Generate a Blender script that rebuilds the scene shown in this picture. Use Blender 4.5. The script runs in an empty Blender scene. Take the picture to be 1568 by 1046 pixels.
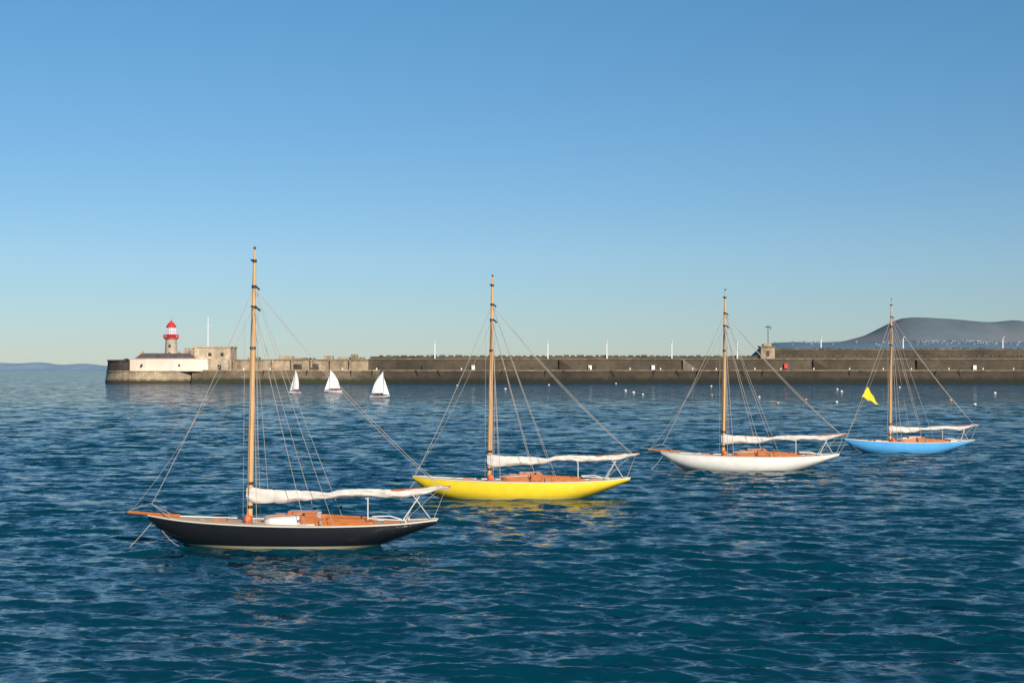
import bpy, math, random
import numpy as np
from mathutils import Vector, Matrix
from mathutils.bvhtree import BVHTree
random.seed(7); np.random.seed(7)
scene=bpy.context.scene
COL=scene.collection

# ---------------------------------------------------------------- materials
def new_mat(name):
    m=bpy.data.materials.new(name); m.use_nodes=True
    nt=m.node_tree; b=nt.nodes['Principled BSDF']
    return m,nt,b
def N(nt,t,**kw):
    n=nt.nodes.new(t)
    for k,v in kw.items(): setattr(n,k,v)
    return n
def ramp(nt,stops):
    r=N(nt,'ShaderNodeValToRGB'); e=r.color_ramp.elements
    while len(e)>1: e.remove(e[-1])
    e[0].position=stops[0][0]; e[0].color=(*stops[0][1],1)
    for p,c in stops[1:]:
        x=e.new(p); x.color=(*c,1)
    return r
def mat_simple(name,col,rough=0.5,var=0.15,scale=4.0,metal=0,coat=0,stretch=(1,1,1)):
    m,nt,b=new_mat(name)
    tc=N(nt,'ShaderNodeTexCoord'); mp=N(nt,'ShaderNodeMapping'); mp.inputs['Scale'].default_value=stretch
    no=N(nt,'ShaderNodeTexNoise'); no.inputs['Scale'].default_value=scale; no.inputs['Detail'].default_value=5
    nt.links.new(tc.outputs['Object'],mp.inputs[0]); nt.links.new(mp.outputs[0],no.inputs['Vector'])
    lo=tuple(c*(1-var) for c in col); hi=tuple(min(1,c*(1+var)) for c in col)
    r=ramp(nt,[(0.3,lo),(0.7,hi)])
    nt.links.new(no.outputs['Fac'],r.inputs[0]); nt.links.new(r.outputs[0],b.inputs['Base Color'])
    b.inputs['Roughness'].default_value=rough; b.inputs['Metallic'].default_value=metal
    b.inputs['Coat Weight'].default_value=coat
    return m
def mat_hull(name,col,boot=(0.62,0.58,0.36),boot_z=0.09,bottom=(0.25,0.06,0.04)):
    m,nt,b=new_mat(name)
    tc=N(nt,'ShaderNodeTexCoord'); sp=N(nt,'ShaderNodeSeparateXYZ'); nt.links.new(tc.outputs['Object'],sp.inputs[0])
    no=N(nt,'ShaderNodeTexNoise'); no.inputs['Scale'].default_value=2.5; no.inputs['Detail'].default_value=6
    nt.links.new(tc.outputs['Object'],no.inputs['Vector'])
    r=ramp(nt,[(0.3,tuple(c*0.90 for c in col)),(0.6,col)]); nt.links.new(no.outputs['Fac'],r.inputs[0])
    g=N(nt,'ShaderNodeMath',operation='GREATER_THAN'); g.inputs[1].default_value=boot_z; nt.links.new(sp.outputs[2],g.inputs[0])
    g2=N(nt,'ShaderNodeMath',operation='GREATER_THAN'); g2.inputs[1].default_value=-0.03; nt.links.new(sp.outputs[2],g2.inputs[0])
    mx=N(nt,'ShaderNodeMix',data_type='RGBA'); mx.inputs[6].default_value=(*bottom,1); mx.inputs[7].default_value=(*boot,1)
    nt.links.new(g2.outputs[0],mx.inputs[0])
    m2=N(nt,'ShaderNodeMix',data_type='RGBA'); nt.links.new(g.outputs[0],m2.inputs[0]); nt.links.new(mx.outputs[2],m2.inputs[6]); nt.links.new(r.outputs[0],m2.inputs[7])
    nt.links.new(m2.outputs[2],b.inputs['Base Color'])
    b.inputs['Roughness'].default_value=0.28; b.inputs['Coat Weight'].default_value=0.3
    return m
def mat_stone(name,c1,c2,mortar,bw=2.2,bh=0.9,algae_z=None,algae=(0.03,0.035,0.015),scale=0.25,band=1.2,con=1.0):
    m,nt,b=new_mat(name)
    tc=N(nt,'ShaderNodeTexCoord'); sp=N(nt,'ShaderNodeSeparateXYZ'); nt.links.new(tc.outputs['Object'],sp.inputs[0])
    ad=N(nt,'ShaderNodeMath',operation='ADD'); nt.links.new(sp.outputs[0],ad.inputs[0])
    my=N(nt,'ShaderNodeMath',operation='MULTIPLY'); my.inputs[1].default_value=0.7; nt.links.new(sp.outputs[1],my.inputs[0]); nt.links.new(my.outputs[0],ad.inputs[1])
    cb=N(nt,'ShaderNodeCombineXYZ'); nt.links.new(ad.outputs[0],cb.inputs[0]); nt.links.new(sp.outputs[2],cb.inputs[1])
    br=N(nt,'ShaderNodeTexBrick'); br.inputs['Scale'].default_value=1.0
    br.inputs['Brick Width'].default_value=bw; br.inputs['Row Height'].default_value=bh; br.inputs['Mortar Size'].default_value=0.05
    br.inputs['Color1'].default_value=(*c1,1); br.inputs['Color2'].default_value=(*c2,1); br.inputs['Mortar'].default_value=(*mortar,1)
    nt.links.new(cb.outputs[0],br.inputs['Vector'])
    mp=N(nt,'ShaderNodeMapping'); mp.inputs['Scale'].default_value=(1,1,0.6); nt.links.new(tc.outputs['Object'],mp.inputs[0])
    no=N(nt,'ShaderNodeTexNoise'); no.inputs['Scale'].default_value=scale; no.inputs['Detail'].default_value=9; no.inputs['Roughness'].default_value=0.7
    nt.links.new(mp.outputs[0],no.inputs['Vector'])
    r=ramp(nt,[(0.32,(0.45,0.45,0.42)),(0.5,(0.85,0.85,0.85)),(0.68,(1.35,1.3,1.2))]); nt.links.new(no.outputs['Fac'],r.inputs[0])
    mx=N(nt,'ShaderNodeMix',data_type='RGBA',blend_type='MULTIPLY'); mx.inputs[0].default_value=con
    nt.links.new(br.outputs['Color'],mx.inputs[6]); nt.links.new(r.outputs[0],mx.inputs[7])
    out=mx.outputs[2]
    if algae_z is not None:
        n2=N(nt,'ShaderNodeTexNoise'); n2.inputs['Scale'].default_value=0.4; n2.inputs['Detail'].default_value=6
        nt.links.new(tc.outputs['Object'],n2.inputs['Vector'])
        a=N(nt,'ShaderNodeMath',operation='MULTIPLY_ADD'); a.inputs[1].default_value=2.5; nt.links.new(n2.outputs['Fac'],a.inputs[0]); nt.links.new(sp.outputs[2],a.inputs[2])
        mr=N(nt,'ShaderNodeMapRange'); mr.inputs[1].default_value=algae_z+1.25-band/2; mr.inputs[2].default_value=algae_z+1.25+band/2
        nt.links.new(a.outputs[0],mr.inputs[0])
        m3=N(nt,'ShaderNodeMix',data_type='RGBA'); m3.inputs[6].default_value=(*algae,1)
        nt.links.new(mr.outputs[0],m3.inputs[0]); nt.links.new(out,m3.inputs[7]); out=m3.outputs[2]
    nt.links.new(out,b.inputs['Base Color']); b.inputs['Roughness'].default_value=0.9
    bp=N(nt,'ShaderNodeBump'); bp.inputs['Strength'].default_value=0.6*con; bp.inputs['Distance'].default_value=0.4
    nt.links.new(no.outputs['Fac'],bp.inputs['Height']); nt.links.new(bp.outputs[0],b.inputs['Normal'])
    return m

M={}
M['varnish']=mat_simple('varnished_wood',(0.47,0.15,0.04),0.3,0.28,3,coat=0.4,stretch=(1,8,8))
M['spar']=mat_simple('spruce_spar',(0.68,0.38,0.15),0.35,0.18,2,coat=0.3,stretch=(8,8,0.7))
M['teak']=mat_simple('deck_teak',(0.60,0.42,0.27),0.6,0.2,3,stretch=(0.6,12,1))
M['cream']=mat_simple('cream_paint',(0.78,0.74,0.62),0.4,0.05,3)
M['canvas']=mat_simple('white_canvas',(0.66,0.62,0.56),0.85,0.10,5)
M['wire']=mat_simple('rigging_wire',(0.42,0.36,0.30),0.4,0.15,1,metal=0.0)
M['rope']=mat_simple('mooring_rope',(0.35,0.31,0.25),0.9,0.2,6)
M['metal']=mat_simple('galvanised_metal',(0.55,0.56,0.56),0.35,0.1,5,metal=0.6)
M['dark']=mat_simple('dark_fitting',(0.03,0.03,0.03),0.5,0.2,5)
M['orange']=mat_simple('orange_plastic',(0.80,0.15,0.04),0.4,0.08,5)
M['fadedorange']=mat_simple('faded_orange_plastic',(0.72,0.33,0.16),0.6,0.15,5)
M['white']=mat_simple('white_paint',(0.80,0.80,0.78),0.4,0.06,4)
M['sail']=mat_simple('sail_cloth',(0.88,0.88,0.86),0.8,0.05,1)
M['yellowflag']=mat_simple('yellow_flag_cloth',(0.85,0.68,0.02),0.8,0.08,5)
M['red']=mat_simple('red_paint',(0.70,0.03,0.03),0.45,0.12,1)
M['jacket']=mat_simple('sailing_jacket',(0.35,0.06,0.05),0.8,0.1,5)

# ---------------------------------------------------------------- mesh builder
class MB:
    def __init__(s): s.v=[]; s.f=[]; s.mi=[]
    def add(s,vs,fs,mi=0):
        o=len(s.v); s.v+= [tuple(v) for v in vs]; s.f+=[tuple(i+o for i in f) for f in fs]; s.mi+=[mi]*len(fs)
    def box(s,x0,x1,y0,y1,z0,z1,mi=0,taper=0):
        t=taper
        vs=[(x0,y0,z0),(x1,y0,z0),(x1,y1,z0),(x0,y1,z0),(x0+t,y0+t,z1),(x1-t,y0+t,z1),(x1-t,y1-t,z1),(x0+t,y1-t,z1)]
        s.add(vs,[(3,2,1,0),(4,5,6,7),(0,1,5,4),(1,2,6,5),(2,3,7,6),(3,0,4,7)],mi)
    def tube(s,pts,r,mi=0,n=6):
        pts=[Vector(p) for p in pts]; rs=r if isinstance(r,(list,tuple)) else [r]*len(pts)
        vs=[];fs=[]
        for i,p in enumerate(pts):
            d=(pts[min(i+1,len(pts)-1)]-pts[max(i-1,0)]).normalized()
            a=d.orthogonal().normalized() if i==0 else (pa-d*pa.dot(d)).normalized()
            pa=a; b=d.cross(a)
            for k in range(n):
                t=2*math.pi*k/n; vs.append(p+(a*math.cos(t)+b*math.sin(t))*rs[i])
        for i in range(len(pts)-1):
            for k in range(n):
                k2=(k+1)%n; fs.append((i*n+k,i*n+k2,(i+1)*n+k2,(i+1)*n+k))
        fs.append(tuple(range(n))[::-1]); fs.append(tuple((len(pts)-1)*n+k for k in range(n)))
        s.add(vs,fs,mi)
    def lathe(s,c,prof,n=24,mi=0,a0=0,a1=2*math.pi):
        full=abs(a1-a0-2*math.pi)<1e-6; m=n if full else n+1
        vs=[];fs=[]
        for r,z in prof:
            for k in range(m):
                t=a0+(a1-a0)*k/n; vs.append((c[0]+r*math.cos(t),c[1]+r*math.sin(t),c[2]+z))
        for i in range(len(prof)-1):
            for k in range(n):
                k2=(k+1)%m; fs.append((i*m+k,i*m+k2,(i+1)*m+k2,(i+1)*m+k))
        if full:
            fs.append(tuple(range(m))[::-1]); fs.append(tuple((len(prof)-1)*m+k for k in range(m)))
        s.add(vs,fs,mi)
    def sphere(s,c,r,mi=0,n=12,sz=1):
        prof=[(max(1e-3,r*math.sin(math.pi*i/8)),-r*sz*math.cos(math.pi*i/8)) for i in range(9)]
        s.lathe(c,prof,n,mi)
    def obj(s,name,mats,parent=None,smooth=False,bevel=0):
        me=bpy.data.meshes.new(name); me.from_pydata(s.v,[],s.f)
        for m in mats: me.materials.append(m)
        me.polygons.foreach_set('material_index',s.mi)
        if smooth: me.polygons.foreach_set('use_smooth',[True]*len(me.polygons))
        me.update(); o=bpy.data.objects.new(name,me); COL.objects.link(o)
        if parent: o.parent=parent
        if bevel:
            b=o.modifiers.new('bevel','BEVEL'); b.width=bevel; b.segments=2; b.limit_method='ANGLE'
        if smooth: 
            try:
                me.set_sharp_from_angle(angle=math.radians(40))
            except Exception: pass
        return o
def empty(name,loc=(0,0,0),rz=0,sc=1):
    e=bpy.data.objects.new(name,None); e.empty_display_size=0.5; COL.objects.link(e)
    e.location=loc; e.rotation_euler=(0,0,rz); e.scale=(sc,sc,sc) if not isinstance(sc,tuple) else sc
    return e
def crom(xs,ys,x):
    xs=np.array(xs,float); ys=np.array(ys,float); i=int(np.clip(np.searchsorted(xs,x)-1,0,len(xs)-2))
    m=np.zeros(len(xs)); d=np.diff(ys)/np.diff(xs); m[1:-1]=(d[1:]+d[:-1])/2; m[0]=d[0]; m[-1]=d[-1]
    h=xs[i+1]-xs[i]; t=(x-xs[i])/h
    return float((2*t**3-3*t**2+1)*ys[i]+(t**3-2*t**2+t)*h*m[i]+(-2*t**3+3*t**2)*ys[i+1]+(t**3-t**2)*h*m[i+1])
def sagline(a,b,sag,n=12):
    a=Vector(a); b=Vector(b); return [a.lerp(b,i/n)+Vector((0,0,-sag*4*(i/n)*(1-i/n))) for i in range(n+1)]

# ---------------------------------------------------------------- yacht
HX=[-3.48,-3.2,-2.8,-2.16,-1,1,3,4.45,5.5,6.39]
HK=[0.88,0.60,0.31,0.0,-0.3,-0.5,-0.4,0.0,0.38,0.74]
BX=[-3.48,-2.9,-2,-0.5,1.2,3,4.5,5.5,6.39]; BB=[0.04,0.40,0.76,1.07,1.18,1.08,0.86,0.62,0.30]
SX=[-3.48,-2,0,2,4,5.5,6.39]; SZ=[0.98,0.86,0.77,0.73,0.74,0.80,0.88]
def sheer(x): return crom(SX,SZ,x)
def beam(x): return crom(BX,BB,x)
def yacht(loc,rz,sc,hullmat,mast=10.1,bowsprit=True,side='varnish',wire=0.011,seed=0,flag=False,roll=0):
    rnd=random.Random(seed)
    P=empty('sailing_yacht',loc,rz,sc); P.rotation_euler=(math.radians(roll),0,rz)
    NS=70; MS=14; mb=MB(); vs=[]
    xs=[-3.48+(6.39+3.48)*i/NS for i in range(NS+1)]
    for x in xs:
        b=beam(x); s=sheer(x); k=min(crom(HX,HK,x),s-0.06)
        row=[]
        for j in range(MS+1):
            u=j/MS; row.append((x,-b*(1-u**3.2)**0.8,s+(k-s)*u))
        vs+=row+[(p[0],-p[1],p[2]) for p in row[-2::-1]]
    W=2*MS+1; fs=[]
    for i in range(NS):
        for j in range(W-1):
            fs.append((i*W+j,(i+1)*W+j,(i+1)*W+j+1,i*W+j+1))
    fs.append(tuple(range(W))); fs.append(tuple(NS*W+j for j in range(W))[::-1])
    mb.add(vs,fs); mb.obj('hull',[hullmat],P,True)
    mb=MB(); vs=[];fs=[]
    for x in xs:
        b=beam(x)-0.015; s=sheer(x)-0.02
        for j in range(7):
            t=j/3-1; vs.append((x,b*t,s+0.05*(1-t*t)))
    for i in range(NS):
        for j in range(6): fs.append((i*7+j,i*7+j+1,(i+1)*7+j+1,(i+1)*7+j))
    mb.add(vs,fs); mb.obj('deck',[M['teak']],P,True)
    mb=MB()
    for sg in (-1,1):
        mb.tube([(x,sg*(beam(x)+0.002),sheer(x)+0.012) for x in xs[::2]],0.024,0)
    mb.tube([(6.40,-0.29,0.89),(6.43,0,0.90),(6.40,0.29,0.89)],0.03,0)
    mb.obj('toe_rail',[M['cream']],P,True)
    # coachroof
    mb=MB()
    x0,x1=0.5,2.36
    outline=[]
    for i in range(9):
        a=math.pi/2+math.pi*i/8; outline.append((x0+0.45+0.45*math.cos(a),0.5*math.sin(a)))
    outline=[(x1,0.60)]+outline+[(x1,-0.60)]
    n=len(outline)
    def zt(x): return 0.93+0.07*(x-x0)
    lo=[(x,y,0.72) for x,y in outline]; hi=[(x,y*0.95,zt(x)) for x,y in outline]
    mb.add(lo+hi,[(i,(i+1)%n,n+(i+1)%n,n+i) for i in range(n)],0)
    ro=[(x+ (0.03 if x>2 else -0.03),y*1.0,zt(x)+0.002) for x,y in outline]; rm=[(x,y*0.97,zt(x)+0.03) for x,y in outline]; rt=[(0.14+x*0.9,y*0.5,zt(x)+0.07) for x,y in outline]
    mb.add(ro+rm+rt,[(r*n+i,r*n+(i+1)%n,(r+1)*n+(i+1)%n,(r+1)*n+i) for r in range(2) for i in range(n)]+[tuple(range(2*n,3*n)),tuple(range(n))[::-1]],1)
    mb.box(1.35,2.34,-0.3,0.3,1.06,1.17,2,0.02)
    mb.box(0.9,1.25,-0.2,0.2,1.00,1.08,2,0.02)
    mb.box(1.85,2.385,-0.63,-0.36,0.80,1.13,2,0.01)
    mb.tube([(0.6,-0.42,1.0),(1.2,-0.47,1.04),(1.8,-0.5,1.08)],0.016,2)
    mb.obj('coachroof',[M[side],M['canvas'],M['varnish'],M['dark']],P)
    # cockpit
    mb=MB()
    for sg in (-1,1):
        L=[(x, sg*(0.62-0.05*(x-2.3)),0) for x in np.linspace(2.36,4.3,8)]
        vs=[]
        for x,y,_ in L:
            h=1.0-0.05*(x-2.36); vs+=[(x,y,0.72),(x,y,h),(x,y+sg*0.035,h),(x,y+sg*0.035,0.72)]
        fs=[]
        for i in range(7):
            for j in range(3): fs.append((i*4+j,i*4+j+1,i*4+j+5,i*4+j+4))
        mb.add(vs,fs,0)
    mb.box(4.27,4.31,-0.52,0.52,0.72,0.93,0)
    mb.box(2.45,4.2,-0.5,0.5,0.75,0.80,1)
    mb.box(2.6,4.1,-0.5,-0.2,0.80,0.88,0); mb.box(2.6,4.1,0.2,0.5,0.80,0.88,0)
    mb.tube([(4.2,0,0.98),(4.8,0,1.0),(5.3,0,0.86)],0.02,2)
    mb.box(-1.2,-0.75,-0.25,0.25,0.80,0.90,0,0.02); mb.box(4.6,5.1,-0.2,0.2,0.78,0.86,0,0.02)
    mb.tube([(-2.7,0,0.88),(-2.7,0,1.04)],0.035,3); mb.tube([(-2.78,-0.1,0.99),(-2.62,0.1,0.99)],0.02,3)
    mb.tube([(0.25,-0.5,0.80),(0.25,-0.5,0.93)],0.05,3); mb.tube([(2.55,-0.72,0.78),(2.55,-0.72,0.92)],0.045,3)
    for x in np.linspace(-0.3,0.5,4): mb.tube([(x,-1.03,0.76),(x,-1.03,0.88)],0.018,3)
    mb.lathe((-1.6,-0.15,0.85),[(0.16,0),(0.17,0.03),(0.10,0.06),(0.05,0.03)],14,4)
    mb.obj('cockpit_and_deck_fittings',[M['varnish'],M['dark'],M['white'],M['metal'],M['rope']],P)
    # mast & spars
    rake=0.15/9.3; mz=mast
    mb=MB()
    def mx(z): return rake*(z-0.8)
    mb.tube([(mx(z),0,z) for z in (0.7,2,4,6,mz-2.0)],[0.10,0.105,0.10,0.09,0.08],0,12)
    mb.tube([(mx(z),0,z) for z in (mz-2.02,mz-1.0,mz-0.35)],[0.068,0.062,0.05],0,10)
    mb.tube([(mx(z),0,z) for z in (mz-0.36,mz)],[0.035,0.028],0,8)
    for z,r in ((mz-2.0,0.10),(mz-1.3,0.085),(mz-0.42,0.075),(2.1,0.115),(1.3,0.118),(mz-3.4,0.1)):
        mb.tube([(mx(z),0,z-0.05),(mx(z),0,z+0.05)],r,1,12)
    mb.sphere((mx(mz),0,mz+0.02),0.05,1)
    mb.tube([(mx(mz)-0.03,0,mz-0.42),(mx(mz)-0.14,0,mz-0.38)],0.03,1)
    mb.tube([(mx(mz)+0.05,0,mz-2.0),(mx(mz)+0.2,0,mz-2.12)],0.035,1); mb.tube([(mx(mz)+0.05,0,mz-1.3),(mx(mz)+0.17,0,mz-1.4)],0.035,1)
    mb.tube([(mx(mz-2),-0.38,mz-2.05),(mx(mz-2),0.38,mz-2.05)],0.025,0)
    mb.obj('mast',[M['spar'],M['dark']],P,True)
    mb=MB()
    if bowsprit:
        mb.tube([(-2.4,0,0.98),(-3.4,0,1.04),(-4.2,0,1.10)],[0.06,0.06,0.045],0,8)
        mb.tube([(-4.2,0,1.10),(-4.24,0,1.10)],0.055,1,8)
        mb.tube([(-4.15,0,1.14),(-3.4,0,1.40),(-2.6,-0.3,0.92)],0.016,2)
        mb.tube([(-3.4,0,1.40),(-2.6,0.3,0.92)],0.016,2)
    mb.tube([(0.16,0,1.58),(3,0,1.72),(6.87,0,1.99)],[0.05,0.055,0.045],0,8)
    mb.obj('boom_and_bowsprit',[M['varnish'],M['dark'],M['metal']],P,True)
    # sail cover (gaff + furled sail)
    cx=[-0.10,.0,.48,1.37,2.0,2.25,2.69,3.02,4.23,5.11,5.77,6.32,6.87]
    zb=[1.50,1.42,1.42,1.45,1.49,1.53,1.60,1.63,1.64,1.63,1.68,1.83,1.96]
    zt_=[1.94,1.96,1.91,1.87,1.85,1.83,1.80,1.88,1.92,1.90,1.93,2.01,2.03]
    hw=[.10,.15,.13,.12,.12,.11,.10,.11,.11,.10,.09,.07,.035]
    mb=MB(); vs=[];fs=[]; K=16; n=130
    for i in range(n+1):
        x=cx[0]+(cx[-1]-cx[0])*i/n
        b,t,w=crom(cx,zb,x),crom(cx,zt_,x),crom(cx,hw,x)
        ph=(x+0.1*seed)/0.93
        tie=1-0.09*max(0,math.cos(2*math.pi*ph))**16
        droop=0.022*math.sin(x*3.1+seed*1.7)+0.012*math.sin(x*7.7+2*seed)
        for k in range(K):
            a=2*math.pi*k/K
            fold=0.022*math.sin(x*3.3+4*math.sin(a)+seed)+0.012*math.sin(x*9+k*1.1)
            zz=(b+t)/2+(t-b)/2*math.sin(a)*tie+(droop if math.sin(a)<0 else droop*0.3)
            vs.append((x,w*math.cos(a)*tie*(1.15 if math.sin(a)<-0.2 else 0.85)+fold,zz))
    for i in range(n):
        for k in range(K):
            k2=(k+1)%K; fs.append((i*K+k,i*K+k2,(i+1)*K+k2,(i+1)*K+k))
    fs.append(tuple(range(K))[::-1]); fs.append(tuple(n*K+k for k in range(K)))
    mb.add(vs,fs); mb.obj('sail_cover',[M['canvas']],P,True)
    mb=MB()
    mb.tube([(4.05,0,0.8),(4.05,0,1.62)],0.024,0)
    mb.tube([(4.0,-0.12,1.60),(4.05,0,1.55),(4.05,0.12,1.60)],0.022,0)
    mb.tube([(5.25,-0.45,0.84),(5.85,0.1,1.74)],0.018,0)
    mb.tube([(6.15,0.35,0.88),(5.6,-0.1,1.72)],0.018,0)
    mb.tube([(5.3,0.45,0.84),(5.75,-0.05,1.72)],0.014,0)
    mb.tube([(4.15,-0.75,1.0),(4.7,-0.6,0.95),(5.4,-0.5,0.9)],0.022,0)
    mb.tube([(5.4,-0.5,0.83),(5.4,-0.5,0.93),(5.4,0.5,0.93),(5.4,0.5,0.83)],0.02,0)
    mb.obj('boom_crutch',[M['canvas']],P,True)
    mb=MB(); w=wire
    h1,h2,h3=mz-2.0,mz-1.3,mz-0.42
    for sg in (-1,1):
        mb.tube([(mx(h1),sg*0.08,h1),(0.15,sg*1.08,0.8)],w*0.9)
        mb.tube([(mx(h1),sg*0.08,h1-.05),(0.48,sg*1.10,0.8)],w*0.9)
        mb.tube(sagline((mx(h1),sg*0.06,h1),(2.1,sg*1.1,0.8),0.06),w*0.9)
        mb.tube(sagline((mx(h2),sg*0.06,h2),(3.05,sg*1.02,0.8),0.10),w*0.8)
    mb.tube(sagline((mx(h2),0.03,h2),(6.55,0.08,2.0),0.28),w*0.9)
    mb.tube(sagline((mx(h2),-0.03,h2),(6.50,-0.08,2.0),0.36),w*0.9)
    mb.tube(sagline((mx(h2),0,h2),(-3.38,0,1.35 if bowsprit else 1.0),0.22),w*1.1)
    mb.tube(sagline((mx(h1),0,h1),(-4.1 if bowsprit else -3.4,0,1.12),0.55),w*0.6)
    mb.tube([(-0.16,-0.1,h1-0.4),(-0.2,-0.1,0.95)],w*0.6); mb.tube([(0.27,0.05,h2),(0.22,0.1,1.95)],w*0.7)
    mb.tube([(6.5,0,1.93),(5.4,0,0.93)],w*0.9); mb.tube([(6.7,0,1.93),(6.3,0,0.92)],w*0.9)
    mb.obj('standing_rigging',[M['wire']],P)
    mb=MB()
    for sg in (-1,1):
        mb.sphere((2.05,sg*1.07,1.15),0.05); mb.sphere((2.98,sg*1.0,1.2),0.05)
    mb.obj('blocks',[M['dark']],P,True)
    mb=MB()
    mb.tube(sagline((-3.3,0.05,0.85),(-4.1,-0.3,-0.1),0.05),0.014)
    mb.tube(sagline((-3.1,-0.15,0.7),(-2.3,-0.5,0.02),0.10),0.012)
    mb.obj('mooring_rope',[M['rope']],P)
    mb=MB()
    mb.sphere((0.05,-0.42,0.93),0.15,0,12,0.95); mb.tube([(0.05,-0.42,1.05),(0.05,-0.42,1.16)],0.03,0)
    mb.obj('fender',[M['orange']],P,True)
    if flag:
        mb=MB(); vs=[];fs=[]
        a=Vector((-1.72,0,4.85)); b=Vector((-2.16,0,4.12)); c=Vector((-0.95,-0.25,3.5))
        n=12
        for i in range(n+1):
            for j in range(7):
                e=a.lerp(b,j/6); p=e.lerp(c,i/n*0.97); p.y+=0.14*math.sin(i*0.9+j*0.4)*(i/n); p.z+=0.06*math.sin(i*1.1)
                vs.append(p)
        for i in range(n):
            for j in range(6): fs.append((i*7+j,i*7+j+1,i*7+j+8,i*7+j+7))
        mb.add(vs,fs); mb.obj('burgee',[M['yellowflag']],P,True)
    return P
black=mat_hull('black_hull_paint',(0.012,0.013,0.016),boot=(0.52,0.48,0.32),boot_z=0.075)
yellow=mat_hull('yellow_hull_paint',(0.97,0.69,0.035),boot=(0.80,0.70,0.25),boot_z=0.05)
white=mat_hull('white_hull_paint',(0.92,0.89,0.82),boot=(0.8,0.78,0.6),boot_z=0.06)
blue=mat_hull('blue_hull_paint',(0.10,0.42,0.82),boot=(0.25,0.5,0.72),boot_z=0.05)
yacht((-8.95,48.6,0.03),math.radians(-2),1.0,black,10.1,True,'white',0.010,1)
yacht((-1.06,66.6,0.02),math.radians(2),1.026,yellow,10.1,False,'varnish',0.012,2,roll=-1)
yacht((12.67,85.5,0.02),math.radians(-3),1.07,white,10.05,True,'varnish',0.014,3)
yacht((27.4,103.2,0.02),math.radians(6),0.975,blue,11.35,False,'varnish',0.016,4,flag=True)

# ---------------------------------------------------------------- dinghies
def person(name,loc,parent,rz=0):
    J=[(0,0,0.25),(0,0,0.55),(0,0,0.78),(0.02,0,0.86),(0.03,0,0.98),
       (0,0.19,0.76),(0.14,0.28,0.55),(0.34,0.22,0.5),(0,-0.19,0.76),(0.14,-0.28,0.55),(0.34,-0.2,0.5),
       (0.05,0.1,0.22),(0.42,0.14,0.32),(0.5,0.14,0.0),(0.05,-0.1,0.22),(0.42,-0.14,0.32),(0.5,-0.14,0.0)]
    R=[.15,.16,.15,.06,.11,.07,.055,.04,.07,.055,.04,.09,.07,.05,.09,.07,.05]
    E=[(0,1),(1,2),(2,3),(3,4),(2,5),(5,6),(6,7),(2,8),(8,9),(9,10),(0,11),(11,12),(12,13),(0,14),(14,15),(15,16)]
    me=bpy.data.meshes.new(name); me.from_pydata(J,E,[]); me.materials.append(M['jacket'])
    o=bpy.data.objects.new(name,me); COL.objects.link(o); o.parent=parent; o.location=loc; o.rotation_euler=(0,0,rz)
    sk=o.modifiers.new('skin','SKIN')
    for i,r in enumerate(R): me.skin_vertices[0].data[i].radius=(r,r)
    me.skin_vertices[0].data[0].use_root=True
    s=o.modifiers.new('sub','SUBSURF'); s.levels=1; s.render_levels=1
def dinghy(loc,rz,heel,sc,lean,two=False):
    P=empty('sailing_dinghy',loc); P.rotation_euler=(math.radians(heel),0,rz); P.scale=(sc,)*3
    mb=MB(); vs=[];fs=[]; n=16
    for i in range(n+1):
        t=i/n; x=-2.1+4.2*t; b=0.72*min(1,(math.sin(math.pi*(0.12+0.62*(1-t)))))*(1-0.97*max(0,(0.35-t)/0.35)**2)
        for j in range(9):
            u=j/4-1; vs.append((x,b*math.copysign(abs(u)**0.8,u),0.42+0.12*(1-t)-(0.55)*(1-abs(u)**3)*(1-0.6*max(0,(0.3-t)/0.3))))
    for i in range(n):
        for j in range(8): fs.append((i*9+j,(i+1)*9+j,(i+1)*9+j+1,i*9+j+1))
    fs.append(tuple(n*9+j for j in range(9)))
    mb.add(vs,fs)
    vs=[vs[i*9+j] for i in range(n+1) for j in (0,8)]
    vs=[(a[0],a[1],a[2]-0.05) for a in vs]
    mb.add(vs,[(i*2,i*2+1,i*2+3,i*2+2) for i in range(n)],1)
    mb.obj('hull',[M['white'],M['jacket']],P,True)
    mb=MB(); mb.tube([(-0.9,0,0.3),(-0.85,0,3),(-0.6+lean,0,5.4)],[0.04,0.04,0.025]); mb.tube([(-0.9,0,0.95),(1.7,0.25,0.9)],0.03)
    mb.tube([(2.1,0,0.5),(2.15,0,-0.2)],0.05)
    mb.obj('spars',[M['metal']],P,True)
    def sailmesh(tack,clew,head,roach,belly,nm,mat):
        mb=MB(); vs=[];fs=[]; n=14;m=8
        tack,clew,head=map(Vector,(tack,clew,head))
        for i in range(n+1):
            s=i/n; l=tack.lerp(head,s); r=clew.lerp(head,s); r=r+Vector((roach*math.sin(math.pi*s),0,0))
            for j in range(m+1):
                t=j/m; p=l.lerp(r,t); p.y+=belly*math.sin(math.pi*t)*(1-s*0.6); vs.append(p)
        for i in range(n):
            for j in range(m): fs.append((i*(m+1)+j,i*(m+1)+j+1,(i+1)*(m+1)+j+1,(i+1)*(m+1)+j))
        mb.add(vs,fs); mb.obj(nm,[mat],P,True)
    sailmesh((-0.88,0,1.0),(1.65,0.25,0.95),(-0.55+lean,0,5.35),0.45,0.22,'mainsail',M['sail'])
    sailmesh((-2.0,0,0.65),(-0.7,0.3,0.75),(-0.8+lean*0.6,0,4.1),-0.1,0.15,'jib',M['sail'])
    person('sailor',(0.6,-0.45,0.15),P,math.radians(70))
    if two: person('crew_member',(-0.3,-0.45,0.15),P,math.radians(80))
dinghy((-53.9,353,0),math.radians(62),6,1.12,0.1)
dinghy((-46.9,373,0),math.radians(15),4,1.12,-0.1,True)
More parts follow.
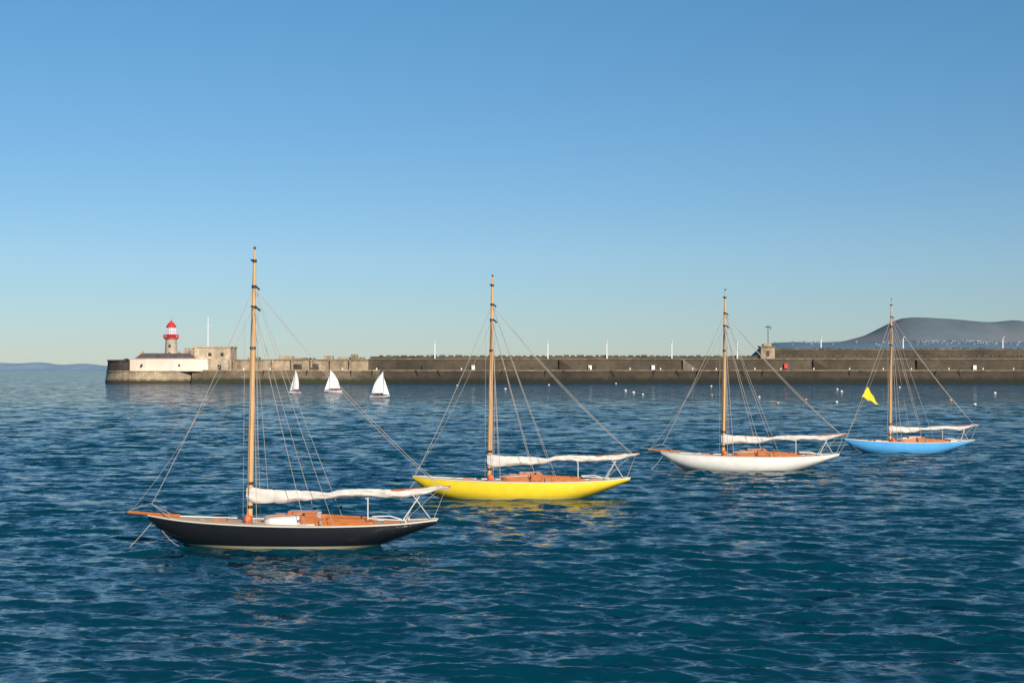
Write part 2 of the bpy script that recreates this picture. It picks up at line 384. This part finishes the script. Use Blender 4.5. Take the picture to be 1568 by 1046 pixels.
dinghy((-28.2,304,0),math.radians(168),-6,1.05,-0.25,True)

# ---------------------------------------------------------------- mooring buoys
def buoy(x,y,mat,r=0.32):
    mb=MB(); mb.sphere((0,0,0.12),r,0,14,0.9); mb.tube([(0,0,0.3),(0,0,0.3+r)],0.05,1); mb.lathe((0,0,0.10),[(r*1.01,-.04),(r*1.04,0),(r*1.01,.04)],14,1)
    o=mb.obj('mooring_buoy',[mat,M['dark']],None,True); o.location=(x,y,0)
for x,y,c in [(43.4,594,'white'),(31.6,396,'white'),(31,363,'white'),(30.8,335,'white'),(45.9,327,'fadedorange'),(52.8,304,'white'),
    (46.1,247,'fadedorange'),(57.4,278,'fadedorange'),(58.4,256,'white'),(83.8,272,'fadedorange'),(77.4,238,'white'),(119.8,353,'white'),
    (70,500,'white'),(96,420,'white'),(-2,430,'white'),(-20,520,'white'),(128,470,'white'),(88,380,'white'),(14,540,'white')]:
    buoy(x,y,M[c],0.40 if y>350 else 0.30)

# ---------------------------------------------------------------- pier
st_low=mat_stone('pier_stone_lower',(0.070,0.052,0.035),(0.055,0.042,0.028),(0.035,0.028,0.02),3.0,1.1,2.2,algae=(0.014,0.016,0.010),scale=0.07,band=1.6)
st_up=mat_stone('pier_stone_upper',(0.115,0.09,0.06),(0.090,0.073,0.05),(0.055,0.045,0.032),2.4,0.9,scale=0.07)
st_sand=mat_stone('granite_sand',(0.50,0.38,0.25),(0.38,0.29,0.19),(0.2,0.16,0.11),2.2,0.9,scale=0.25)
st_head=mat_stone('pier_head_stone',(0.50,0.39,0.26),(0.38,0.30,0.2),(0.18,0.14,0.1),2.6,1.0,1.6,algae=(0.05,0.042,0.022),scale=0.2)
st_dark=mat_stone('dark_stone',(0.12,0.09,0.07),(0.08,0.065,0.05),(0.05,0.04,0.03),2.4,0.9,scale=0.2)  # darker stone for the sea parapet, some copings and blocks
st_cap=mat_stone('cap_stone',(0.26,0.21,0.15),(0.18,0.145,0.10),(0.10,0.085,0.06),3.5,2.0,scale=0.3)
limewash=mat_stone('limewashed_wall',(0.86,0.73,0.61),(0.83,0.70,0.58),(0.74,0.63,0.52),3,1.2,scale=0.10,con=0.3)
slate=mat_simple('slate_roof',(0.09,0.07,0.07),0.7,0.3,0.8)

def sweep(name,x0,x1,prof,mat_of,mats,step=3.0,jit=0.12,seed=0,parent=None):
    rnd=np.random.RandomState(seed); n=int((x1-x0)/step); mb=MB(); k=len(prof); vs=[];fs=[];mi=[]
    for i in range(n+1):
        x=x0+(x1-x0)*i/n
        for y,z in prof:
            vs.append((x,y+rnd.uniform(-jit,jit),z+rnd.uniform(-jit,jit)*0.35))
    for i in range(n):
        for j in range(k-1):
            fs.append((i*k+j,(i+1)*k+j,(i+1)*k+j+1,i*k+j+1)); mi.append(mat_of[j])
    fs.append(tuple(range(k))); mi.append(mat_of[0]); fs.append(tuple(n*k+j for j in range(k))[::-1]); mi.append(mat_of[0])
    mb.v=vs; mb.f=fs; mb.mi=mi
    return mb.obj(name,mats,parent)
pier=empty('harbour_pier')
PX0,PX1=-140,520
sweep('lower_quay_seaward_end',PX0,-58,[(618.9,-3),(620.4,0),(623.4,5.1),(623.4,5.3),(623.1,5.3),(623.1,5.9),(624.4,5.9),(634,5.8)],[0,0,0,1,1,1,2],[mat_stone('pier_stone_seaward',(0.20,0.15,0.095),(0.15,0.12,0.08),(0.09,0.07,0.05),3.0,1.1,2.0,scale=0.12),st_sand,st_up],parent=pier,seed=1)
sweep('lower_quay',-58,PX1,[(619,-3),(620.5,0),(623.5,5.1),(623.5,5.3),(623.2,5.3),(623.2,5.9),(624.4,5.9),(634,5.8)],[0,0,0,1,1,1,2],[st_low,st_cap,st_up],parent=pier,seed=1)
sweep('upper_wall_seaward_end',-126,-64,[(633,5.7),(633.4,10.0),(633.1,10.0),(633.1,10.5),(634.6,10.5),(636,9.6),(646,9.6)],[0,1,1,1,1,1],[st_sand,st_cap],parent=pier,seed=2,jit=0.15)
sweep('upper_wall',-64,PX1,[(633,5.7),(633.6,10.4),(633.2,10.4),(633.2,10.9),(634.8,10.9),(635.5,10.2),(642,10.2),(642,11.9),(643.5,11.9),(643.5,-1)],[0,1,1,1,1,1,0,1,0],[st_up,st_cap],parent=pier,seed=3)
sweep('inner_parapet',112,PX1,[(648,9),(648,14.9),(647.7,14.9),(647.7,15.3),(650,15.3),(650,-1)],[0,1,1,1,0],[st_up,st_cap],parent=pier,seed=4)
rnd=random.Random(3); mb=MB(); x=-60
while x<PX1:
    w=rnd.uniform(1.2,3.4); h=rnd.uniform(0.3,0.7)
    mb.box(x,x+w,642.2,643.4,11.95,11.95+h,rnd.choice([0,0,1]),0.05); x+=w+rnd.uniform(0.5,1.6)
x=114
while x<PX1:
    w=rnd.uniform(1.5,4); mb.box(x,x+w,648,649.6,15.35,15.35+rnd.uniform(0.2,0.6),0,0.05); x+=w+rnd.uniform(0.6,2)
mb.obj('coping_stones',[st_dark,st_up],pier)
mb=MB()
for x in (22,152):
    for i in range(10):
        mb.box(x+i*1.1,x+(i+1)*1.1,621.2+0.2*(9-i) ,624.0,0.0,5.7-i*0.55,0)
for x in np.arange(-118,230,9.5):
    if rnd.random()<0.4: mb.tube([(x+rnd.uniform(-3,3),622.0,-1),(x,622.4,5.9)],0.18,2)
for x in np.arange(-118,230,14):
    mb.lathe((x+rnd.uniform(-3,3),624.0,5.9),[(0.35,0),(0.25,0.5),(0.4,0.8),(0.1,0.9)],8,rnd.choice([2,3,3]))
for x in (-40,-18,34,36,62,104,170,205): 
    mb.box(x,x+1.5,632.2,633.1,5.9,7.9,3 if rnd.random()<0.45 else 2)
mb.box(121,122.6,632.2,633.1,6.5,8.6,4)
for x in (21,76,134,180):
    for i in range(8): mb.box(x+i*0.8,x+(i+1)*0.8,632.2,633.4,5.9,10.3-i*0.55,0 if x!=76 else 1)
mb.obj('stairs_and_bollards',[st_low,st_cap,M['dark'],M['white'],M['red']],pier)
mb=MB()
mb.box(-104,-98,634,640,9.6,12.0,0); mb.box(-99,-92,635,641,9.6,11.3,0)
mb.box(-118,-113,635,640,9.6,11.6,0); mb.box(-84,-80,635,639,9.6,12.2,0); mb.box(-78,-66,636,640,9.6,11.6,0)
mb.box(-90,-86,632.5,633.2,5.9,8.6,1); mb.box(-97,-93.5,632.5,633.2,5.9,8.4,1)
for i in range(5): mb.lathe((-96+i*1.9,637,9.6),[(1.0,0),(1.0,.9),(0.6,1.5),(0.05,1.7)],10,1)
mb.box(-72,-69,634.5,638,10.5,12.8,0)
for k in range(7): mb.box(-124+k*8.6,-123.2+k*8.6,631.9,633.2,5.9,10.2,0)
mb.obj('storage_blocks',[st_sand,st_dark],pier,bevel=0.08)

C=(-158,642)
ph=empty('pier_head')
mb=MB(); mb.lathe((C[0],C[1],0),[(25.2,-3),(24.6,0.3),(24.0,4.9),(24.3,4.9),(24.3,5.5),(18,5.5),(17.9,5.4)],64)
mb.obj('round_platform',[st_head],ph)
mb=MB()
mb.lathe((C[0],C[1],5.4),[(23.9,0),(23.5,4.2),(23.8,4.2),(23.8,4.9),(22.2,4.9),(22.2,0)],24,0,math.radians(100),math.radians(246))
mb.obj('sea_parapet',[st_dark],ph)
poly=[(-168.2,623.5),(-160,621.2),(-148,620.6),(-138.5,621.2),(-133.5,624.5),(-132.5,640),(-146,646),(-168,646),(-173,634)]
def prism(mb,poly,z0,z1,mi=0,inset=0,cap=True,mi2=None):
    n=len(poly); cx=sum(p[0] for p in poly)/n; cy=sum(p[1] for p in poly)/n
    lo=[(x,y,z0) for x,y in poly]; hi=[(x+(cx-x)*inset,y+(cy-y)*inset,z1) for x,y in poly]
    mb.add(lo+hi,[(i,(i+1)%n,n+(i+1)%n,n+i) for i in range(n)],mi)
    if cap: mb.add(hi,[tuple(range(n))],mi if mi2 is None else mi2)
bt=empty('battery_building')
mb=MB(); prism(mb,poly,5.3,10.6,0,0.015)
prism(mb,[(x+(-152-x)*-0.004,y-0.1) for x,y in poly],10.61,10.85,0)
mb.obj('walls',[limewash,st_cap],bt)
mb=MB(); prism(mb,[(-166.5,627),(-140,626),(-139,642),(-166,642)],10.85,13.2,0,0.22); mb.obj('roof',[slate],bt)
mb=MB()
for x in (-162,-145.5): mb.box(x,x+0.6,620.5,622,7.4,8.4,0)
mb.box(-164.5,-163.3,629,630.4,11.5,14.2,1); mb.box(-142.8,-141.4,630,631.5,11.5,14.4,1); mb.box(-148,-147,629.5,630.6,11.8,13.9,1)
mb.obj('openings_and_chimneys',[M['dark'],st_sand],bt)

lh=empty('lighthouse',(-153.4,640,0))
mb=MB(); mb.lathe((0,0,0),[(3.1,8),(3.05,11),(2.75,14),(2.6,17),(2.5,19.4),(2.9,19.7),(3.25,20.1)],32)
tw=mb.obj('tower',[mat_stone('lighthouse_granite',(0.60,0.50,0.39),(0.50,0.42,0.32),(0.3,0.24,0.18),1.2,0.6,scale=0.4,con=0.6)],lh,True)
mb=MB(); mb.lathe((0,0,0),[(3.4,20.1),(3.4,20.45),(1.9,20.5)],32,0)
mb.lathe((0,0,0),[(3.35,21.5),(3.42,21.6),(3.35,21.7)],32,0)
for k in range(28):
    a=2*math.pi*k/28; mb.tube([(3.35*math.cos(a),3.35*math.sin(a),20.4),(3.35*math.cos(a),3.35*math.sin(a),21.6)],0.13,0,5)
mb.lathe((0,0,0),[(3.3,20.9),(3.38,21.0),(3.3,21.1)],32,0)
mb.lathe((0,0,0),[(2.0,20.5),(2.0,21.6),(2.05,21.6),(2.05,21.9)],24,0)
mb.lathe((0,0,0),[(2.2,25.0),(2.3,25.2),(2.0,25.8),(1.5,26.6),(0.8,27.3),(0.3,27.6),(0.35,28.0),(0.1,28.3)],24,0)
mb.tube([(0,0,28.2),(0,0,29.3)],0.07,0)
mb.obj('gallery_and_dome',[M['red']],lh,True)
mb=MB()
for k in range(10):
    a=2*math.pi*k/10; mb.tube([(1.95*math.cos(a),1.95*math.sin(a),21.8),(1.95*math.cos(a),1.95*math.sin(a),25.0)],0.14,0,5)
mb.lathe((0,0,0),[(1.98,23.3),(2.06,23.4),(1.98,23.5)],20,0)
mb.lathe((0,0,0),[(0.9,22),(1.1,23.5),(0.9,24.6),(0.5,24.9)],12,0)
mb.obj('lantern_frame',[M['white']],lh)
g=mat_simple('lantern_glass',(0.50,0.54,0.58),0.1,0.1,1)
mb=MB(); mb.lathe((0,0,0),[(1.8,21.8),(1.8,25.0)],20,0); mb.obj('lantern_glass',[g],lh,True)
mb=MB(); mb.box(-0.4,0.4,-3.0,-2.5,16,17.2,0); mb.box(-0.45,0.45,-3.2,-2.7,12.4,13.6,0); mb.obj('windows',[M['dark']],lh)

ft=empty('stone_fort')
mb=MB()
mb.box(-141,-124.6,630,645,5.3,15.6,0,0.25); mb.box(-141.1,-124.5,629.9,645.1,15.62,16.3,1)
mb.box(-145.8,-141.0,631,642,5.4,14.8,0)
for i in range(3): mb.box(-145.7+i*1.7,-144.7+i*1.7,630.95,632,14.82,15.6,1)
mb.box(-133.4,-124.9,626,630.1,5.3,10.2,0,0.2); mb.box(-129.5,-128,625.9,626.1,5.9,8.2,2); mb.box(-134.5,-133.2,629.9,630.2,12,13.4,2); mb.box(-129,-127.8,629.9,630.2,12,13.4,2)
st_fort=mat_stone('fort_granite',(0.62,0.49,0.34),(0.50,0.40,0.28),(0.28,0.22,0.16),2.2,0.9,scale=0.2,con=0.8)
mb.obj('walls',[st_fort,st_fort,M['dark']],ft)
fp=empty('flagpole',(-136,636,16.2)); mb=MB(); mb.tube([(0,0,0),(0,0,7),(0,0,13.2)],[0.26,0.22,0.16]); mb.tube([(-1.6,0,9.2),(1.6,0,9.2)],0.08); mb.obj('pole',[M['white']],fp)

sh=empty('stone_shelter')
mb=MB(); mb.box(112,118.3,640,646,11.0,16.0,0,0.15); mb.box(111.6,118.7,639.6,646.4,16.0,16.6,1); mb.box(113.4,117,641,645,16.6,17.6,0); mb.box(114.5,115.8,639.9,640.1,12,14.4,2)
mb.tube([(115.6,642,17.4),(115.6,642,26)],0.15,2); mb.tube([(114.3,642,25.2),(116.9,642,25.2)],0.18,2); mb.tube([(116.8,642,25.2),(116.8,642,24)],0.14,2)
mb.obj('walls',[st_sand,st_cap,M['dark']],sh)

for x,z in [(-34.8,11),(16.1,11),(42.7,11),(72,11),(101.5,11),(141,15.4),(178.5,15.4),(224,15.4)]:
    e=empty('street_lamp',(x,641 if z<12 else 649,z)); mb=MB()
    zt=7.6 if z<12 else 5.2
    mb.tube([(0,0,-0.4),(0,0,0.6)],0.36); mb.tube([(0,0,0.6),(0,0,zt)],[0.34,0.24])
    mb.tube([(0,0,zt),(0.1,-0.4,zt+0.2),(0.1,-1.0,zt+0.15)],0.13); mb.box(-0.2,0.4,-1.5,-0.8,zt,zt+0.25)
    mb.obj('column',[M['white']],e)

# ---------------------------------------------------------------- hills
def mat_hill(name,cols,scale):
    m,nt,b=new_mat(name); tc=N(nt,'ShaderNodeTexCoord'); no=N(nt,'ShaderNodeTexNoise'); no.inputs['Scale'].default_value=scale; no.inputs['Detail'].default_value=9; no.inputs['Roughness'].default_value=0.65
    nt.links.new(tc.outputs['Object'],no.inputs['Vector']); r=ramp(nt,cols); nt.links.new(no.outputs['Fac'],r.inputs[0]); nt.links.new(r.outputs[0],b.inputs['Base Color']); b.inputs['Roughness'].default_value=1; b.inputs['Specular IOR Level'].default_value=0
    return m
from mathutils import noise as mn
def hill(name,y0,depth,px,pz,mat,step=45,rough=8,seed=0):
    mb=MB(); xs=np.arange(px[0],px[-1]+1,step); nr=22; vs=[];fs=[]
    for i,x in enumerate(xs):
        h=max(0,crom(px,pz,x))
        for j in range(nr):
            t=j/(nr-1); prof=math.sin(min(1,t/0.7)*math.pi/2)**1.3 if t<0.7 else math.cos((t-0.7)/0.3*math.pi/2)
            n=mn.fractal(Vector((x/500,t*3+seed,seed)),1.0,2.0,6)
            vs.append((x,y0+t*depth,-2+(h)*prof+n*rough*min(1,h/60)*(1 if 0<j<nr-1 else 0)))
    for i in range(len(xs)-1):
        for j in range(nr-1): fs.append((i*nr+j,(i+1)*nr+j,(i+1)*nr+j+1,i*nr+j+1))
    mb.add(vs,fs); return mb.obj(name,[mat],None,True),BVHTree.FromPolygons(vs,fs)
hm=mat_hill('haze_tinted_heather',[(0.3,(0.115,0.165,0.20)),(0.45,(0.14,0.185,0.21)),(0.55,(0.165,0.19,0.21)),(0.7,(0.19,0.195,0.21))],0.004)  # hill tones pulled to pale blue-grey: distance haze mixed into the base colour
hm2=mat_hill('haze_tinted_lowland',[(0.3,(0.10,0.17,0.23)),(0.6,(0.13,0.20,0.26)),(0.75,(0.18,0.23,0.27))],0.01)  # bluish cast is aerial haze carried in the albedo
hm3=mat_hill('haze_tinted_coast',[(0.3,(0.20,0.30,0.40)),(0.6,(0.24,0.34,0.44)),(0.72,(0.34,0.41,0.47))],0.02)  # palest and bluest, more haze painted into the colour for the longer distance
K=8600/2178
def hp(pts): return [ (u-784)*K for u,v in pts],[ (566-v)*K+8 for u,v in pts]
px,pz=hp([(1200,545),(1240,531),(1270,526),(1300,521),(1330,513),(1350,504),(1372,494),(1395,489),(1440,489),(1490,492),(1515,493),(1545,490),(1600,495),(1680,500),(1760,520),(1800,555)])
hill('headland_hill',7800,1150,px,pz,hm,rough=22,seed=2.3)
K=7600/2178
px,pz=hp([(1140,560),(1165,532),(1190,525),(1215,524),(1250,525),(1300,524),(1340,524),(1400,521),(1460,522),(1540,523),(1620,524),(1720,530),(1800,560)])
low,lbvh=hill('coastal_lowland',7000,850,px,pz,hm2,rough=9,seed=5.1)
K=12000/2178
px,pz=hp([(-300,560),(-160,556),(0,555),(30,556),(60,555),(90,559),(130,557),(170,561),(260,558),(420,560),(600,566)])
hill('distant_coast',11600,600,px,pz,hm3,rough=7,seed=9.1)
mb=MB(); rnd=random.Random(11)
for i in range(210):
    u=rnd.choice([rnd.uniform(1395,1560),rnd.gauss(1430,18),rnd.gauss(1505,14),rnd.uniform(1180,1700)]); Y=rnd.uniform(7420,7640); X=(u-784)*Y/2178
    hit=lbvh.ray_cast(Vector((X,Y,900)),Vector((0,0,-1)))
    if hit[0] is None: continue
    z=hit[0].z-2; w=rnd.uniform(6,14); d=rnd.uniform(7,10); h=rnd.uniform(4,6)
    mb.box(X,X+w,Y,Y+d,z-6,z+h,0)
    mb.add([(X-.5,Y-.5,z+h+.01),(X+w+.5,Y-.5,z+h+.01),(X+w+.5,Y+d+.5,z+h+.01),(X-.5,Y+d+.5,z+h+.01),(X,Y+d/2,z+h+3),(X+w,Y+d/2,z+h+3)],[(0,1,5,4),(1,2,5),(2,3,4,5),(3,0,4)],1)
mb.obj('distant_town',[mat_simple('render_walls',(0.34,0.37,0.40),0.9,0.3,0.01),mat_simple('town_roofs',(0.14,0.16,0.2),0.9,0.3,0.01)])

# ---------------------------------------------------------------- sea
def make_sea():
    A0=math.radians(27)
    th=np.concatenate([np.linspace(-math.pi,-A0,80,endpoint=False),np.linspace(-A0,A0,900,endpoint=False),np.linspace(A0,math.pi,80,endpoint=False)])
    r=[1.0,4,8,12,16,19]
    while r[-1]<330: r.append(r[-1]*1.0027)
    while r[-1]<40000: r.append(r[-1]*1.05)
    r=np.array(r); T,R=np.meshgrid(th,r); X=R*np.sin(T); Y=R*np.cos(T)
    Z=np.zeros_like(X); DX=np.zeros_like(X); DY=np.zeros_like(X)
    dr=np.gradient(r)[:,None]*np.ones_like(T)
    rs=np.random.RandomState(5)
    nw=110
    for i in range(nw):
        lam=0.28*(3.0/0.28)**(rs.rand()**1.0); k=2*math.pi/lam
        ang=math.radians(-90-12)+rs.normal(0,0.40)
        kx,ky=k*math.cos(ang),k*math.sin(ang)
        slope=0.034*(1.0 if lam<1.2 else (1.2/lam)**0.6); A=slope/k
        ph=kx*X+ky*Y+rs.rand()*6.28
        att=np.clip((lam/dr-2.2)/2.0,0,1)
        att=att*np.clip((330-R)/120,0,1)
        Z+=A*att*np.sin(ph); DX+=A*att*0.8*math.cos(ang)*np.cos(ph); DY+=A*att*0.8*math.sin(ang)*np.cos(ph)
    G=0.9+0.2*np.sin(X*0.11+Y*0.05+1.0+1.5*np.sin(Y*0.07))*np.sin(Y*0.13-X*0.03)
    Z*=G; X=X+DX; Y=Y+DY
    n,m=X.shape; co=np.stack([X,Y,Z],-1).reshape(-1,3)
    i=np.arange(n-1)[:,None]*m; j=np.arange(m)[None,:]; j2=(j+1)%m
    F=np.stack([i+j,i+m+j,i+m+j2,i+j2],-1).reshape(-1,4)[:, ::-1]
    me=bpy.data.meshes.new('sea'); me.vertices.add(len(co)); me.vertices.foreach_set('co',co.ravel().astype(np.float32))
    me.loops.add(F.size); me.loops.foreach_set('vertex_index',F.ravel().astype(np.int32))
    me.polygons.add(len(F)); me.polygons.foreach_set('loop_start',np.arange(0,F.size,4,dtype=np.int32)); me.polygons.foreach_set('loop_total',np.full(len(F),4,dtype=np.int32))
    me.polygons.foreach_set('use_smooth',np.ones(len(F),dtype=bool))
    me.update(calc_edges=True)
    o=bpy.data.objects.new('sea_water',me); COL.objects.link(o)
    mt,nt,b=new_mat('sea_water'); me.materials.append(mt)
    b.inputs['Base Color'].default_value=(0.0005,0.041,0.066,1); b.inputs['Roughness'].default_value=0.09; b.inputs['IOR'].default_value=1.333
    b.inputs['Specular IOR Level'].default_value=0.27
    tc=N(nt,'ShaderNodeTexCoord'); geo=N(nt,'ShaderNodeNewGeometry')
    def nz(scale,stretch,rot,detail):
        mp=N(nt,'ShaderNodeMapping'); mp.inputs['Scale'].default_value=stretch; mp.inputs['Rotation'].default_value=(0,0,rot)
        x=N(nt,'ShaderNodeTexNoise'); x.inputs['Scale'].default_value=scale; x.inputs['Detail'].default_value=detail; x.inputs['Distortion'].default_value=0.3
        nt.links.new(tc.outputs['Object'],mp.inputs[0]); nt.links.new(mp.outputs[0],x.inputs['Vector']); return x
    n1=nz(4.0,(0.7,1.3,1),0.2,3); n2=nz(0.7,(0.5,1.4,1),0.15,4); big=nz(0.02,(0.5,2.0,1),0.1,4)
    mr=N(nt,'ShaderNodeMapRange'); mr.inputs[1].default_value=0.35; mr.inputs[2].default_value=0.65; mr.inputs[3].default_value=0.85; mr.inputs[4].default_value=1.25
    nt.links.new(big.outputs['Fac'],mr.inputs[0])
    def vop(op,a,b_):
        v=N(nt,'ShaderNodeVectorMath',operation=op)
        for k,s in enumerate((a,b_)):
            if s is None: continue
            if isinstance(s,tuple): v.inputs[k].default_value=s
            else: nt.links.new(s,v.inputs[k])
        return v.outputs[0]
    v1=vop('MULTIPLY',vop('SUBTRACT',n1.outputs['Color'],(0.5,0.5,0.5)),(0.6,0.85,0))
    # unresolved chop: stronger where the mesh carries no waves (open water beyond ~150 m)
    ln=N(nt,'ShaderNodeVectorMath',operation='LENGTH'); nt.links.new(tc.outputs['Object'],ln.inputs[0])
    mf=N(nt,'ShaderNodeMapRange'); mf.inputs[1].default_value=40; mf.inputs[2].default_value=200; mf.inputs[3].default_value=0.8; mf.inputs[4].default_value=4.4
    nt.links.new(ln.outputs['Value'],mf.inputs[0])
    v2=vop('MULTIPLY',vop('SUBTRACT',n2.outputs['Color'],(0.5,0.5,0.5)),(0.6,1.0,0))
    s2=N(nt,'ShaderNodeVectorMath',operation='SCALE'); nt.links.new(v2,s2.inputs[0]); nt.links.new(mf.outputs[0],s2.inputs['Scale'])
    s=vop('ADD',v1,s2.outputs[0])
    s3=N(nt,'ShaderNodeVectorMath',operation='SCALE'); nt.links.new(s,s3.inputs[0]); nt.links.new(mr.outputs[0],s3.inputs['Scale'])
    nn=vop('NORMALIZE',vop('ADD',geo.outputs['Normal'],s3.outputs[0]),None)
    nt.links.new(nn,b.inputs['Normal'])
make_sea()

# ---------------------------------------------------------------- light & sky
EL,AZ=math.radians(25),math.radians(154)
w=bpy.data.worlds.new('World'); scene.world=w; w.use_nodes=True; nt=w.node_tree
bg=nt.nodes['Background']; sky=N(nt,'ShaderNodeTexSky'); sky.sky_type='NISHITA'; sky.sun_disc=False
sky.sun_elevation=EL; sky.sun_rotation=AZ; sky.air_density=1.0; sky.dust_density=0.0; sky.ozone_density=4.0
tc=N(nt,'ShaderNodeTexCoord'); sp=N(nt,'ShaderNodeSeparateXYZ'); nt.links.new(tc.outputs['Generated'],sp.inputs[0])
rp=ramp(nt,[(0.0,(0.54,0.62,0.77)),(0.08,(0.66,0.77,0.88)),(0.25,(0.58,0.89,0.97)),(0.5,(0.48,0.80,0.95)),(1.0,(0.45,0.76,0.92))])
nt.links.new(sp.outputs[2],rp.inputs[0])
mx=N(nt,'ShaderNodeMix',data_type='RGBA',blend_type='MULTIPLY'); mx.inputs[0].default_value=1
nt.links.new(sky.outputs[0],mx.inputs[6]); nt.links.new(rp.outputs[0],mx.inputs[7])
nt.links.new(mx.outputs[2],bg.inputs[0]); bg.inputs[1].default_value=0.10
d=Vector((math.sin(AZ)*math.cos(EL),math.cos(AZ)*math.cos(EL),math.sin(EL)))
L=bpy.data.lights.new('sun','SUN'); L.energy=5.0; L.angle=math.radians(0.5); L.color=(1.0,0.90,0.76)
lo=bpy.data.objects.new('sun',L); COL.objects.link(lo); lo.rotation_euler=d.to_track_quat('Z','Y').to_euler(); lo.location=(50,-50,60)

cam=bpy.data.cameras.new('camera'); cam.lens=50; cam.sensor_width=36; cam.clip_end=60000; cam.clip_start=0.5
co=bpy.data.objects.new('camera',cam); COL.objects.link(co); co.location=(0,0,6); co.rotation_euler=(math.radians(90)+math.atan(43/2178),0,0)
scene.camera=co
scene.view_settings.view_transform='Standard'; scene.view_settings.look='None'; scene.view_settings.exposure=0
